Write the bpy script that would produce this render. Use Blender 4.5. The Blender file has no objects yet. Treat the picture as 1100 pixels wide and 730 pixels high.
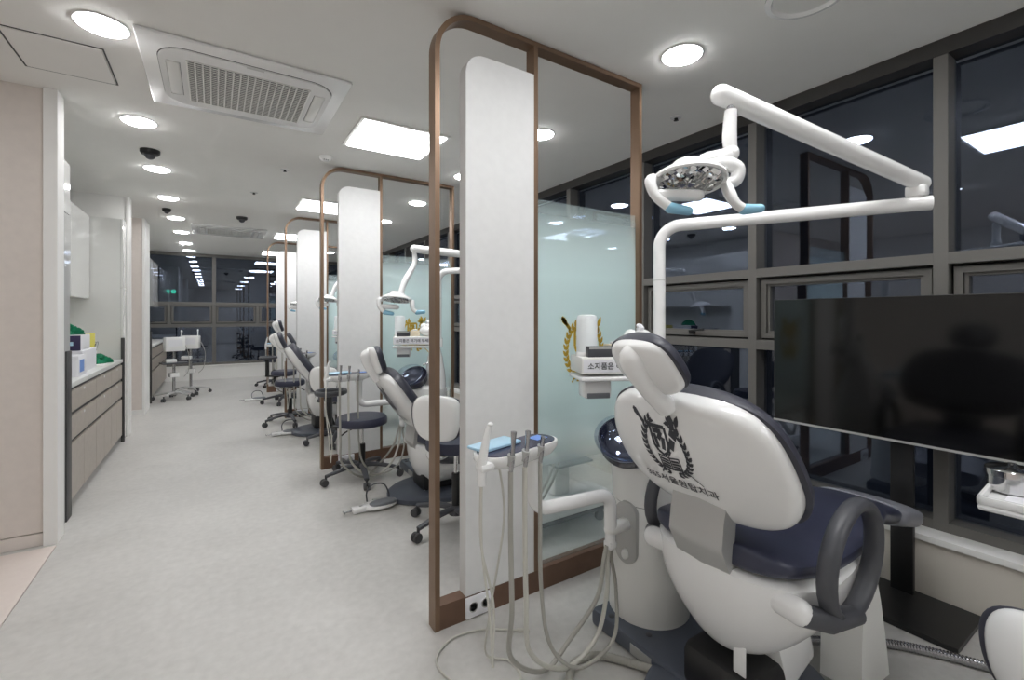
import bpy, bmesh, math, random
from mathutils import Vector, Matrix
random.seed(7)
PI = math.pi
SC = bpy.context.scene
COL = SC.collection
# ------------------------------------------------------------------ camera
F = 493.0; YAW = math.atan(320/493.0); S_, C_ = math.sin(YAW), math.cos(YAW); EYE = 1.3
cam_d = bpy.data.cameras.new('camera'); cam = bpy.data.objects.new('camera', cam_d); COL.objects.link(cam)
cam.location = (0, 0, EYE); cam.rotation_euler = (PI/2, 0, -YAW)
cam_d.sensor_width = 36; cam_d.lens = 36*F/1100; cam_d.shift_y = -25/1100.0; cam_d.clip_start = 0.05
SC.camera = cam
# ------------------------------------------------------------------ world, exposure
w = bpy.data.worlds.new('night'); SC.world = w; w.use_nodes = True
w.node_tree.nodes['Background'].inputs[0].default_value = (0.0025, 0.003, 0.0045, 1)
w.node_tree.nodes['Background'].inputs[1].default_value = 1.0
SC.view_settings.view_transform = 'Standard'; SC.view_settings.look = 'None'
SC.view_settings.exposure = 0.16; SC.view_settings.gamma = 1.0; SC.view_settings.use_curve_mapping = False
PANEL_E = 15.0; DOWN_E = 42.0; WARM_E = 5.0
# ------------------------------------------------------------------ materials
def lin(c):
    return tuple(((v/255)/12.92 if v/255 <= .04045 else ((v/255+.055)/1.055)**2.4) for v in c)+(1,)
def mat(name, rgb, rough=.5, metal=0, noise=0, scale=8, bump=0, coat=0, spec=.5, stretch=None):
    m = bpy.data.materials.new(name); m.use_nodes = True
    nt = m.node_tree; b = nt.nodes['Principled BSDF']
    c = lin(rgb)
    b.inputs['Base Color'].default_value = c; b.inputs['Roughness'].default_value = rough
    b.inputs['Metallic'].default_value = metal; b.inputs['Coat Weight'].default_value = coat
    b.inputs['Specular IOR Level'].default_value = spec
    tc = nt.nodes.new('ShaderNodeTexCoord'); mp = nt.nodes.new('ShaderNodeMapping')
    nt.links.new(tc.outputs['Object'], mp.inputs[0])
    if stretch: mp.inputs['Scale'].default_value = stretch
    nz = nt.nodes.new('ShaderNodeTexNoise'); nz.inputs['Scale'].default_value = scale; nz.inputs['Detail'].default_value = 5
    nt.links.new(mp.outputs[0], nz.inputs[0])
    n = max(noise, .008)
    r = nt.nodes.new('ShaderNodeValToRGB')
    r.color_ramp.elements[0].position = .3; r.color_ramp.elements[1].position = .7
    r.color_ramp.elements[0].color = tuple(v*(1-n) for v in c[:3])+(1,)
    r.color_ramp.elements[1].color = tuple(min(1, v*(1+n)) for v in c[:3])+(1,)
    nt.links.new(nz.outputs[0], r.inputs[0]); nt.links.new(r.outputs[0], b.inputs['Base Color'])
    if bump:
        bp = nt.nodes.new('ShaderNodeBump'); bp.inputs['Strength'].default_value = bump; bp.inputs['Distance'].default_value = .002
        nt.links.new(nz.outputs[0], bp.inputs['Height']); nt.links.new(bp.outputs[0], b.inputs['Normal'])
    return m
def emit(name, rgb, s):
    m = bpy.data.materials.new(name); m.use_nodes = True; nt = m.node_tree; nt.nodes.clear()
    e = nt.nodes.new('ShaderNodeEmission'); e.inputs[0].default_value = (*rgb, 1); e.inputs[1].default_value = s
    o = nt.nodes.new('ShaderNodeOutputMaterial'); nt.links.new(e.outputs[0], o.inputs[0]); return m
def math_n(nt, op, a, b=None):
    n = nt.nodes.new('ShaderNodeMath'); n.operation = op
    for i, v in enumerate((a, b)):
        if v is None: continue
        if isinstance(v, (int, float)): n.inputs[i].default_value = v
        else: nt.links.new(v, n.inputs[i])
    return n.outputs[0]
def glass(name, f0=.05, tint=(1, 1, 1), film=None):
    m = bpy.data.materials.new(name); m.use_nodes = True; nt = m.node_tree; nt.nodes.clear()
    lw = nt.nodes.new('ShaderNodeLayerWeight'); lw.inputs[0].default_value = .5
    p = math_n(nt, 'POWER', lw.outputs['Facing'], 5.0)
    fr = math_n(nt, 'ADD', math_n(nt, 'MULTIPLY', p, 1-f0), f0)
    t = nt.nodes.new('ShaderNodeBsdfTransparent'); t.inputs[0].default_value = (*tint, 1)
    g = nt.nodes.new('ShaderNodeBsdfGlossy'); g.inputs['Roughness'].default_value = .0; g.inputs[0].default_value = (.72, .81, 1, 1)
    base = t.outputs[0]
    if film:
        tc = nt.nodes.new('ShaderNodeTexCoord'); sx = nt.nodes.new('ShaderNodeSeparateXYZ'); nt.links.new(tc.outputs['Object'], sx.inputs[0])
        mr = nt.nodes.new('ShaderNodeMapRange'); mr.inputs[1].default_value = .45; mr.inputs[2].default_value = 1.87
        nt.links.new(sx.outputs[2], mr.inputs[0])
        cr = nt.nodes.new('ShaderNodeValToRGB'); e = cr.color_ramp.elements
        e[0].position = 0; e[0].color = (.08,)*3+(1,); e[1].position = 1; e[1].color = (.12,)*3+(1,)
        for pos, v in ((.1, .3), (.25, .88), (.34, .96), (.6, .96), (.74, .88), (.84, .62), (.93, .34)):
            x = e.new(pos); x.color = (v, v, v, 1)
        nt.links.new(mr.outputs[0], cr.inputs[0])
        d = nt.nodes.new('ShaderNodeBsdfDiffuse'); d.inputs[0].default_value = (*film, 1)
        tl = nt.nodes.new('ShaderNodeBsdfTranslucent'); tl.inputs[0].default_value = (*film, 1)
        mx = nt.nodes.new('ShaderNodeMixShader'); mx.inputs[0].default_value = .5
        nt.links.new(d.outputs[0], mx.inputs[1]); nt.links.new(tl.outputs[0], mx.inputs[2])
        mf = nt.nodes.new('ShaderNodeMixShader'); nt.links.new(cr.outputs[0], mf.inputs[0])
        nt.links.new(t.outputs[0], mf.inputs[1]); nt.links.new(mx.outputs[0], mf.inputs[2]); base = mf.outputs[0]
    ms = nt.nodes.new('ShaderNodeMixShader'); nt.links.new(fr, ms.inputs[0])
    nt.links.new(base, ms.inputs[1]); nt.links.new(g.outputs[0], ms.inputs[2])
    o = nt.nodes.new('ShaderNodeOutputMaterial'); nt.links.new(ms.outputs[0], o.inputs[0]); return m
def floor_mat(name, a, b, rough=.42):
    m = mat(name, a, rough, noise=.05, scale=1.6); nt = m.node_tree; bs = nt.nodes['Principled BSDF']
    tc = nt.nodes.new('ShaderNodeTexCoord')
    n1 = nt.nodes.new('ShaderNodeTexNoise'); n1.inputs['Scale'].default_value = 1.3; n1.inputs['Detail'].default_value = 8; n1.inputs['Roughness'].default_value = .62; n1.inputs['Distortion'].default_value = .5
    n2 = nt.nodes.new('ShaderNodeTexNoise'); n2.inputs['Scale'].default_value = 26; n2.inputs['Detail'].default_value = 6
    nt.links.new(tc.outputs['Object'], n1.inputs[0]); nt.links.new(tc.outputs['Object'], n2.inputs[0])
    f = math_n(nt, 'ADD', math_n(nt, 'MULTIPLY', n1.outputs[0], .6), math_n(nt, 'MULTIPLY', n2.outputs[0], .4))
    r = nt.nodes.new('ShaderNodeValToRGB'); r.color_ramp.elements[0].position = .38; r.color_ramp.elements[1].position = .62
    r.color_ramp.elements[0].color = lin(a); r.color_ramp.elements[1].color = lin(b)
    nt.links.new(f, r.inputs[0]); nt.links.new(r.outputs[0], bs.inputs['Base Color'])
    bp = nt.nodes.new('ShaderNodeBump'); bp.inputs['Strength'].default_value = .06; bp.inputs['Distance'].default_value = .002
    nt.links.new(n2.outputs[0], bp.inputs['Height']); nt.links.new(bp.outputs[0], bs.inputs['Normal'])
    return m
WALL = mat('wall_paint', (238, 237, 234), .6)
CEIL = mat('ceiling_paint', (240, 239, 235), .85)
FLOOR = floor_mat('concrete_vinyl', (191, 189, 185), (206, 204, 200))
TILE = floor_mat('pink_beige_tile', (222, 210, 203), (228, 217, 210), .35)
BEIGE = mat('beige_wall_film', (222, 213, 206), .6, noise=.025, scale=22, bump=.1)
TEXWHITE = mat('white_texture_board', (230, 230, 229), .55, noise=.02, scale=24, bump=.1)
COPPER = mat('brushed_copper', (132, 108, 88), .4, .55, noise=.06, scale=12, stretch=(1, 1, .2))
COPPER2 = mat('brown_rail', (112, 86, 70), .5, .2, noise=.08, scale=20)
FRAME = mat('taupe_window_metal', (106, 104, 100), .5, 0)
SEAL = mat('black_rubber', (20, 20, 21), .6)
WHITE = mat('white_plastic', (243, 243, 242), .22, coat=.3)
CREAM = mat('warm_white_plastic', (238, 238, 234), .3)
GREYP = mat('grey_plastic', (120, 123, 128), .4)
SILVER = mat('satin_grey_plastic', (190, 190, 188), .3, .3)
NAVY = mat('navy_leather', (54, 57, 76), .36, noise=.05, scale=60, bump=.15)
NAVY2 = mat('charcoal_navy_leather', (58, 59, 70), .45, noise=.05, scale=60, bump=.15)
CHARC = mat('charcoal_plastic', (74, 75, 80), .42)
BASEG = mat('slate_base_paint', (84, 90, 102), .38)
BLACK = mat('black_metal', (30, 30, 31), .4)
DARKG = mat('dark_castor_grey', (66, 66, 68), .5)
HOSE = mat('grey_hose', (170, 168, 160), .45)
HOSE2 = mat('light_hose', (205, 203, 194), .45)
CHROME = mat('chrome', (215, 215, 215), .12, 1)
STEEL = mat('steel', (180, 180, 182), .25, 1)
MIRR = mat('mirror_facet', (235, 235, 235), .04, 1)
GREIGE = mat('greige_laminate', (176, 167, 157), .45, noise=.05, scale=20)
GLOSSW = mat('gloss_white_laminate', (234, 234, 231), .12, coat=.5)
DKTRIM = mat('dark_grey_trim', (62, 62, 62), .5)
TOPW = mat('worktop', (228, 228, 226), .3)
TVB = mat('tv_screen', (12, 12, 12), .1, spec=.6)
GOLD = mat('gold_film', (206, 172, 62), .4, .2)
INK = mat('dark_ink', (52, 54, 60), .5)
BLUEF = mat('pale_blue_film', (150, 205, 232), .25)
SKYB = mat('sky_blue_tray', (178, 214, 235), .4)
GREEN = mat('green_fabric', (0, 118, 82), .8, noise=.25, scale=30)
YELLOW = mat('yellow_card', (222, 212, 96), .6)
PURPLE = mat('dark_purple_card', (52, 42, 84), .5)
CARD = mat('white_card', (236, 236, 240), .6)
BLUE = mat('blue_print', (120, 158, 226), .5)
IVORY = mat('ivory_card', (230, 216, 190), .6)
PLASTW = mat('white_socket', (240, 240, 244), .3)
PGLOW = emit('panel_light', (.985, .99, 1), PANEL_E); DGLOW = emit('downlight_lens', (.99, .99, 1), DOWN_E)
EXITG = emit('exit_green', (.1, .9, .5), 4)
WINGL = glass('window_glass', .105, (.85, .88, .92))
CLEAR = glass('clear_glass', .05, (.97, .99, .98))
FILM = glass('film_glass', .05, (.95, .98, .97), film=lin((232, 247, 246))[:3])
CUPGL = glass('bowl_glass', .06, (.86, .88, .92))
# ------------------------------------------------------------------ mesh builder
class MB:
    def __init__(s): s.bm = bmesh.new()
    def box(s, lo, hi, bev=0, seg=2, rot=None, piv=None):
        lo, hi = Vector(lo), Vector(hi); c = (lo+hi)/2; d = hi-lo
        M = Matrix.Translation(c) @ Matrix.Diagonal((abs(d.x), abs(d.y), abs(d.z), 1))
        if rot is not None:
            p = Vector(piv) if piv is not None else c
            M = Matrix.Translation(p) @ rot.to_4x4() @ Matrix.Translation(-p) @ M
        r = bmesh.ops.create_cube(s.bm, size=1, matrix=M)
        if bev:
            es = list({e for v in r['verts'] for e in v.link_edges})
            bmesh.ops.bevel(s.bm, geom=es, offset=bev, segments=seg, affect='EDGES', profile=.5)
        return s
    def rings(s, rings, cap=True, closed=True):
        vs = [[s.bm.verts.new(p) for p in r] for r in rings]
        n = len(vs[0])
        for a, b in zip(vs, vs[1:]):
            for i in range(n if closed else n-1):
                j = (i+1) % n
                try: s.bm.faces.new((a[i], a[j], b[j], b[i]))
                except ValueError: pass
        if cap:
            for r in (vs[0][::-1], vs[-1]):
                try: s.bm.faces.new(r)
                except ValueError: pass
        return s
    def tube(s, pts, r, n=12, sm=0, cap=True, flat=1.0):
        pts = [Vector(p) for p in pts]; rr = list(r) if hasattr(r, '__len__') else [r]*len(pts)
        if sm:
            P, R = [], []
            for i in range(len(pts)-1):
                p0 = pts[max(i-1, 0)]; p1 = pts[i]; p2 = pts[i+1]; p3 = pts[min(i+2, len(pts)-1)]
                for k in range(sm):
                    t = k/sm; P.append(.5*((2*p1)+(p2-p0)*t+(2*p0-5*p1+4*p2-p3)*t*t+(3*p1-p0-3*p2+p3)*t**3)); R.append(rr[i]*(1-t)+rr[i+1]*t)
            P.append(pts[-1]); R.append(rr[-1]); pts, rr = P, R
        rings = []; u = None
        for i, p in enumerate(pts):
            d = (pts[min(i+1, len(pts)-1)]-pts[max(i-1, 0)]).normalized()
            if u is None: u = (d.cross(Vector((0, 0, 1))) if abs(d.z) < .95 else d.cross(Vector((0, 1, 0)))).normalized()
            u = (u-d*u.dot(d)).normalized(); v = d.cross(u)
            rings.append([p+(u*math.cos(a)+v*math.sin(a)*flat)*rr[i] for a in (2*PI*k/n for k in range(n))])
        return s.rings(rings, cap)
    def capsule(s, a, b, ra, rb=None, n=16):
        a, b = Vector(a), Vector(b); rb = rb or ra; d = (b-a).normalized(); P, R = [], []
        for k in range(6): t = PI/2*k/5; P.append(a-d*ra*math.cos(t)); R.append(max(ra*math.sin(t), .0005))
        for k in range(6): t = PI/2*(1-k/5); P.append(b+d*rb*math.cos(t)); R.append(max(rb*math.sin(t), .0005))
        return s.tube(P, R, n)
    def lathe(s, prof, c=(0, 0, 0), n=28, M=None, sx=1, sy=1, cap=True):
        c = Vector(c); M = M or Matrix.Identity(3)
        return s.rings([[c+M@Vector((r*math.cos(a)*sx, r*math.sin(a)*sy, z)) for a in (2*PI*k/n for k in range(n))] for r, z in prof], cap)
    def ell(s, c, rad, rot=None, n=20, e=2.0):
        c = Vector(c); R = rot or Matrix.Identity(3); rings = []
        pw = lambda v: math.copysign(abs(v)**(2/e), v)
        for i in range(n//2+1):
            ph = -PI/2+PI*i/(n//2); cp = max(abs(math.cos(ph)), .002)
            rings.append([c+R@Vector((rad[0]*pw(cp)*pw(math.cos(a)), rad[1]*pw(cp)*pw(math.sin(a)), rad[2]*pw(math.sin(ph)))) for a in (2*PI*k/n for k in range(n))])
        return s.rings(rings)
    def prism(s, poly, fn, d0, d1):
        return s.rings([[fn(x, y, d0) for x, y in poly], [fn(x, y, d1) for x, y in poly]])
    def band(s, outer, inner, y0, y1):            # open band between two XZ polylines
        a = [[(x, y0, z), (x, y1, z)] for x, z in outer]; b = [[(x, y0, z), (x, y1, z)] for x, z in inner]
        return s.rings([[Vector(p[0]), Vector(p[1]), Vector(q[1]), Vector(q[0])] for p, q in zip(a, b)])
    def polys(s, plist, fn):
        for pl in plist:
            try: s.bm.faces.new([s.bm.verts.new(fn(*p)) for p in pl])
            except ValueError: pass
        return s
    def build(s, name, m, parent=None, smooth=True, label=None):
        bmesh.ops.recalc_face_normals(s.bm, faces=s.bm.faces[:])
        me = bpy.data.meshes.new(name); s.bm.to_mesh(me); s.bm.free(); me.materials.append(m)
        if smooth:
            me.shade_smooth(); me.set_sharp_from_angle(angle=math.radians(38))
        o = bpy.data.objects.new(name, me); COL.objects.link(o)
        if parent: o.parent = parent
        if label: o['label'] = label
        return o
def thing(name, label, cat, loc=(0, 0, 0), rz=0, group=None):
    o = bpy.data.objects.new(name, None); o.empty_display_size = .1; COL.objects.link(o)
    o.location = loc; o.rotation_euler = (0, 0, rz); return tag(o, label, cat, group)
def tag(o, label, cat, group=None):
    o['label'] = label; o['category'] = cat
    if group: o['group'] = group
    return o
def struct(mb, name, m, label=None, parent=None, smooth=False):
    o = mb.build(name, m, parent, smooth); o['kind'] = 'structure'
    if label: o['label'] = label
    return o
def V(*a): return Vector(a)
def rotz(a): return Matrix.Rotation(a, 3, 'Z')
ORD = ['nearest', 'second nearest', 'third nearest', 'fourth nearest', 'fifth nearest', 'sixth nearest', 'seventh nearest', 'eighth nearest', 'farthest']
# ------------------------------------------------------------------ room shell
CH = 2.6; XW = 2.86; YF = 11.45; YB = -3.2
struct(MB().box((-.75, YB-.2, -.06), (3.2, YF+.2, 0)).box((-3.4, 3.6, -.06), (-.75, YF+.2, 0)), 'floor', FLOOR, 'pale grey-beige concrete-look vinyl floor of the clinic')
struct(MB().box((-3.4, YB-.2, -.06), (-.753, 3.6, .001)), 'floor_lobby', TILE, 'pinkish tile floor beside the clinic floor at lower left')
struct(MB().box((-3.4, YB-.2, CH), (3.2, YF+.2, CH+.08)), 'ceiling', CEIL, 'off-white flat ceiling')
struct(MB().box((-3.4, YB-.2, 0), (3.2, YB, CH)), 'wall_back', WALL)
struct(MB().box((-3.5, YB, 0), (-3.35, YF, CH)), 'wall_left', WALL, 'white wall of the side lobby')
struct(MB().box((-3.35, 3.65, .075), (-.815, 3.73, CH)), 'wall_panel', BEIGE, 'beige textured wall panel at the left edge')
struct(MB().box((-3.35, 3.642, .002), (-.815, 3.73, .07)), 'baseboard_left', BEIGE)
struct(MB().box((-.812, 3.62, 0), (-.752, 3.76, CH), .002), 'trim_1', WALL, 'white corner trim beside the beige panel')
struct(MB().box((-1.5, 3.73, 0), (-1.43, 6.46, CH)), 'wall_alcove', WALL)
struct(MB().box((-3.35, 6.46, 0), (-.80, 6.62, CH)).box((-.80, 6.45, 0), (-.775, 6.63, CH), .002), 'wall_pier', WALL, 'white wall pier beyond the first counter')
struct(MB().box((-3.35, 7.77, 0), (-.79, 7.85, CH)), 'wall_passage', BEIGE, 'beige wall inside the side passage')
struct(MB().box((-1.5, 7.85, 0), (-.80, 8.25, CH)).box((-.80, 7.76, 0), (-.77, 8.3, CH), .002), 'wall_corner', WALL)
struct(MB().box((-1.5, 8.25, 0), (-1.43, YF, CH)), 'wall_far_alcove', WALL)
struct(MB().box((-2.5, 7.755, 0), (-.8, 7.77, .07)), 'baseboard_passage', WALL)
SILL = .295
# right wall below and between windows
struct(MB().box((2.76, YB, 0), (3.1, YF, SILL-.03)), 'wall_right', mat('low_wall_paint', (214, 208, 198), .6), 'low cream wall under the side windows')
struct(MB().box((2.745, YB, SILL-.03), (2.97, YF, SILL), .003), 'trim_2', WALL, 'white window ledge on the low side wall')
struct(MB().box((-1.43, YF-.01, 0), (2.76, YF+.3, SILL-.02)), 'wall_far', WALL, 'low white wall under the end windows')
struct(MB().box((-1.43, YF-.03, SILL-.02), (2.76, YF+.12, SILL), .003), 'trim_3', WALL)
# ------------------------------------------------------------------ windows
def ring_y(b, x0, x1, ya, yb, za, zb, t):      # rectangular ring in a plane X=const
    b.box((x0, ya, za), (x1, yb, za+t)); b.box((x0, ya, zb-t), (x1, yb, zb))
    b.box((x0, ya, za+t), (x1, ya+t, zb-t)); b.box((x0, yb-t, za+t), (x1, yb, zb-t))
def ring_x(b, y0, y1, xa, xb, za, zb, t):
    b.box((xa, y0, za), (xb, y1, za+t)); b.box((xa, y0, zb-t), (xb, y1, zb))
    b.box((xa, y0, za+t), (xa+t, y1, zb-t)); b.box((xb-t, y0, za+t), (xb, y1, zb-t))
T1, T2 = (1.095, 1.155), (1.545, 1.60)
fr = MB(); mull = [.712+.9*k for k in range(-4, 12)]
for y in mull:
    if YB < y < YF-.1: fr.box((XW, y-.027, SILL), (2.985, y+.027, 2.53), .002, 1)
fr.box((XW+.001, YB, T1[0]), (2.98, YF, T1[1]), .002, 1); fr.box((XW+.001, YB, T2[0]), (2.98, YF, T2[1]), .002, 1)
fr.box((XW+.001, YB, SILL), (2.98, YF, SILL+.045))
w1 = struct(fr, 'window_1', FRAME, 'dark taupe metal window grid along the right wall')
MB().box((XW-.004, YB, 2.525), (2.985, YF, 2.6)).build('window_header', mat('shaded_header', (52, 50, 48), .5), w1, False)  # header colour darker than the frame: shadow under the ceiling painted in
for k in range(len(mull)-1):
    y0, y1 = mull[k]+.027, mull[k+1]-.027
    if y0 < YB or y1 > YF: continue
    MB().box((2.955, y0, T2[1]), (2.963, y1, 2.525)).build('glass_pane', WINGL, w1, False)
    MB().box((2.955, y0, SILL+.045), (2.963, y1, T1[0])).build('glass_pane', WINGL, w1, False)
    sb = MB(); ring_y(sb, 2.895, 2.975, y0+.012, y1-.012, T1[1]+.012, T2[0]-.012, .03); ring_y(sb, 2.91, 2.97, y0+.045, y1-.045, T1[1]+.042, T2[0]-.042, .014)
    sash = sb.build('window_sash', FRAME, w1, False)
    MB().box((2.935, y0+.05, T1[1]+.05), (2.943, y1-.05, T2[0]-.05)).build('sash_glass', WINGL, sash, False)
    gb = MB(); ring_y(gb, 2.93, 2.98, y0+.001, y1-.001, T1[1]+.001, T2[0]-.001, .012); gb.build('rubber_gasket', SEAL, w1, False)
    ym = (y0+y1)/2
    MB().box((2.87, ym-.02, T1[1]+.02), (2.895, ym+.02, T1[1]+.045), .003).tube([(2.875, ym, T1[1]+.04), (2.86, ym+.01, T1[1]+.045), (2.855, ym-.11, T1[1]+.055)], .007, 8, 3).build('window_handle', BLACK, sash)
fr = MB()
for x in (-1.4, 0, 1.6): fr.box((x-.035, YF, SILL), (x+.035, YF+.11, 2.6), .002, 1)
for z0, z1 in (T1, T2, (2.55, 2.6), (SILL, SILL+.05)): fr.box((-1.43, YF-.001, z0-.01), (2.86, YF+.1, z1))
cols2 = [-1.4, -.76, 0, .8, 1.6, 2.4]
for x in (-.76, .8, 2.4): fr.box((x-.03, YF+.001, T1[1]), (x+.03, YF+.1, T2[0]))
w2 = struct(fr, 'window_2', FRAME, 'dark taupe metal windows closing the far end of the corridor')
for a, b in ((-1.365, -.035), (.035, 1.565), (1.635, 2.8)):
    MB().box((a, YF+.07, T2[1]), (b, YF+.078, 2.55)).build('glass_pane', WINGL, w2, False)
    MB().box((a, YF+.07, SILL+.05), (b, YF+.078, T1[0]-.01)).build('glass_pane', WINGL, w2, False)
for a, b in zip(cols2, cols2[1:]):
    sb = MB(); ring_x(sb, YF+.02, YF+.09, a+.04, b-.04, T1[1]+.012, T2[0]-.012, .035); sash = sb.build('window_sash', FRAME, w2, False)
    MB().box((a+.07, YF+.055, T1[1]+.04), (b-.07, YF+.06, T2[0]-.04)).build('sash_glass', WINGL, sash, False)
    m_ = (a+b)/2; MB().tube([(m_, YF+.02, T1[1]+.03), (m_, YF-.01, T1[1]+.035), (m_+.1, YF-.012, T1[1]+.05)], .007, 8).build('window_handle', BLACK, sash)
ex = thing('exit_sign', 'small green-lit exit sign mirrored in the far left end window', 'sign', (-.88, 8.301, 1.95))
MB().box((-.05, 0, -.05), (.05, .03, .05), .004).build('housing', PLASTW, ex); MB().box((-.045, .03, -.045), (.045, .034, .045)).build('sign_face', EXITG, ex)
MB().box((-.01, .0345, -.03), (.0, .036, .015)).ell((-.005, .035, .026), (.008, .002, .008)).box((-.02, .0345, .0), (.012, .036, .007)).build('running_figure', CARD, ex, False)
# ------------------------------------------------------------------ ceiling fittings
Z0 = CH
def light_panel(x, y, lab):
    t = thing('ceiling_light_panel', lab, 'ceiling light', (x, y, Z0), 0, 'square ceiling light panels above the chairs')
    b = MB(); b.box((-.315, -.285, -.012), (.315, -.265, 0)); b.box((-.315, .265, -.012), (.315, .285, 0)); b.box((-.315, -.265, -.012), (-.295, .265, 0)); b.box((.295, -.265, -.012), (.315, .265, 0))
    b.build('frame', WALL, t, False); MB().box((-.295, -.265, -.006), (.295, .265, -.001)).box((-.285, -.255, -.022), (.285, .255, -.006), .004).build('diffuser', PGLOW, t, False)
pl = [-1.7, .75, 3.3, 5.75, 8.2, 10.5]
labs = ['square ceiling light panel behind the camera', 'square ceiling light panel mirrored in the top right window', 'largest bright square ceiling panel, just behind the nearest copper frame top', 'square ceiling panel between the second and third copper frames', 'square ceiling panel just beyond the third copper frame', 'small square ceiling panel nearest the end windows']
for y, l in zip(pl, labs): light_panel(1.12, y, l)
def downlight(x, y, lab, grp):
    t = thing('downlight', lab, 'downlight', (x, y, Z0), 0, grp)
    MB().lathe([(.099, 0), (.102, -.003), (.096, -.006), (.092, -.004), (.092, 0)], n=32).build('trim_ring', WHITE, t)
    MB().lathe([(.092, -.001), (.090, -.008), (.076, -.015), (.02, -.018)], n=32).build('lens', DGLOW, t)
for k in range(10):
    y = 2.71+(k-2)*1.2 if k < 2 else [2.71, 3.915, 5.08, 6.26, 7.47, 8.66, 9.93, 11.0][k-2]
    lab = ['corridor downlight farther behind the camera', 'corridor downlight just behind the camera'][k] if k < 2 else 'round corridor ceiling downlight, %s of the left row in view' % (ORD+[])[k-2]
    downlight(-.42, y, lab, 'corridor downlights in the left row')
for k, y in enumerate([-2.1, -.95, .25, 1.452, 2.631, 3.81, 4.99, 6.2, 7.4, 8.6, 9.8]):
    lab = ('round downlight by the side windows %s' % ['far behind the camera', 'behind the camera', 'mirrored in the right window'][k]) if k < 3 else 'round downlight in the row beside the windows, %s in view' % ORD[k-3]
    downlight(1.95, y, lab, 'downlights in the window-side row')
for k, (x, y) in enumerate([(-2.0, 1.0), (-2.0, -1.5), (-2.0, 7.2), (-2.0, 2.9)]):
    downlight(x, y, 'round downlight in the side %s, %s' % (('lobby', 'near its middle'), ('lobby', 'toward the back wall'), ('passage', 'behind the white pier'), ('lobby', 'near the beige panel'))[k], 'side lobby downlights')
def aircon(x, y, lab):
    t = thing('ceiling_air_conditioner', lab, 'air conditioner', (x, y, Z0), 0, 'ceiling cassette air conditioners')
    MB().box((-.475, -.425, -.018), (.475, .425, 0), .01).build('panel', WHITE, t)
    def rr(hx, hy, r, n=8):
        return [(sx*(hx-r)+r*math.cos(a0+k*PI/2/n), sy*(hy-r)+r*math.sin(a0+k*PI/2/n)) for sx, sy, a0 in ((1, 1, 0), (-1, 1, PI/2), (-1, -1, PI), (1, -1, 1.5*PI)) for k in range(n+1)]
    MB().prism(rr(.405, .345, .13), lambda a, b, d: V(a, b, d), -.014, -.0195).build('groove', DKTRIM, t)
    MB().prism(rr(.402, .342, .13), lambda a, b, d: V(a, b, d), -.012, -.026).build('cover', WHITE, t)
    for sx in (-1, 1):
        lv = MB().box((sx*.345-.028, -.2, -.029), (sx*.345+.028, .2, -.024), .006).build('louvre', CREAM, t)
        MB().box((sx*.315-.001, -.2, -.0275), (sx*.315+.001, .2, -.026)).build('slot', DKTRIM, lv, False)
    g = MB().prism(rr(.285, .25, .04), lambda a, b, d: V(a, b, d), -.02, -.0268).build('grille', SEAL, t)
    b = MB()
    for i in range(18): xx = -.285+.57*i/17; b.box((xx-.0035, -.25, -.032), (xx+.0035, .25, -.026))
    for i in range(24): yy = -.25+.5*i/23; b.box((-.285, yy-.0035, -.0305), (.285, yy+.0035, -.026))
    b.build('grille_bars', CREAM, g, False)
    MB().box((-.03, -.335, -.0275), (.05, -.325, -.0255)).build('badge', SILVER, t, False)
aircon(.17, 3.04, 'large white cassette air conditioner with dark grille, upper left near the camera')
aircon(.2, 8.2, 'farther white cassette air conditioner over the far corridor')
def dome(x, y, lab, s=1):
    t = thing('dome_camera', lab, 'security camera', (x, y, Z0), 0, 'black dome cameras')
    MB().lathe([(.065*s, 0), (.065*s, -.02), (.055*s, -.035), (.03*s, -.04)]).build('base', BLACK, t)
    MB().ell((0, 0, -.038), (.036*s, .036*s, .035*s)).build('dome', CHARC, t)
dome(-.42, 4.55, 'black dome camera between the second and third downlights of the corridor')
dome(.305, 6.95, 'black dome camera in front of the far air conditioner')
dome(-.48, 6.9, 'small black dome camera near the side passage ceiling', .7)
def detector(x, y, lab, r=.05):
    t = thing('smoke_detector', lab, 'smoke detector', (x, y, Z0))
    MB().lathe([(r, 0), (r, -.018), (r*.85, -.028), (r*.6, -.034)]).build('body', WHITE, t)
    for k in range(3): MB().box((-.02+k*.015, -r*.7, -.036), (-.014+k*.015, -r*.5, -.032)).build('vent', BLACK, t, False)
detector(.76, 3.95, 'white smoke detector between the big light panel and second frame')
detector(-.49, 10.2, 'tiny white detector near the end windows', .045)
def sprinkler(x, y, lab):
    t = thing('sprinkler', lab, 'sprinkler', (x, y, Z0))
    MB().lathe([(.035, 0), (.035, -.004), (.02, -.006)]).build('plate', WHITE, t); MB().lathe([(.012, -.004), (.01, -.018), (.016, -.02), (.004, -.022)]).build('head', BLACK, t)
sprinkler(2.53, 1.93, 'small sprinkler head on the ceiling right of the nearest frame')
sprinkler(.525, 4.495, 'small sprinkler dot on the ceiling left of the second frame')
sprinkler(.35, 5.5, 'small sprinkler dot before the far dome camera')
t = thing('ceiling_speaker', 'round white ceiling ring at the very top edge', 'ceiling speaker', (2.0, .9, Z0))
MB().lathe([(.15, 0), (.152, -.012), (.13, -.018), (.125, -.008), (.12, 0)], n=40).build('ring', WHITE, t); MB().lathe([(.124, -.003), (.1, -.006), (.02, -.006)], n=40).build('grille', CREAM, t)
b = MB()
for (a0, b0, a1, b1) in ((-.82, 2.95, -.45, 2.956), (-.82, 3.36, -.45, 3.366), (-.82, 2.95, -.814, 3.366), (-.456, 2.95, -.45, 3.366)): b.box((a0, b0, CH-.003), (a1, b1, CH+.001))
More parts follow.
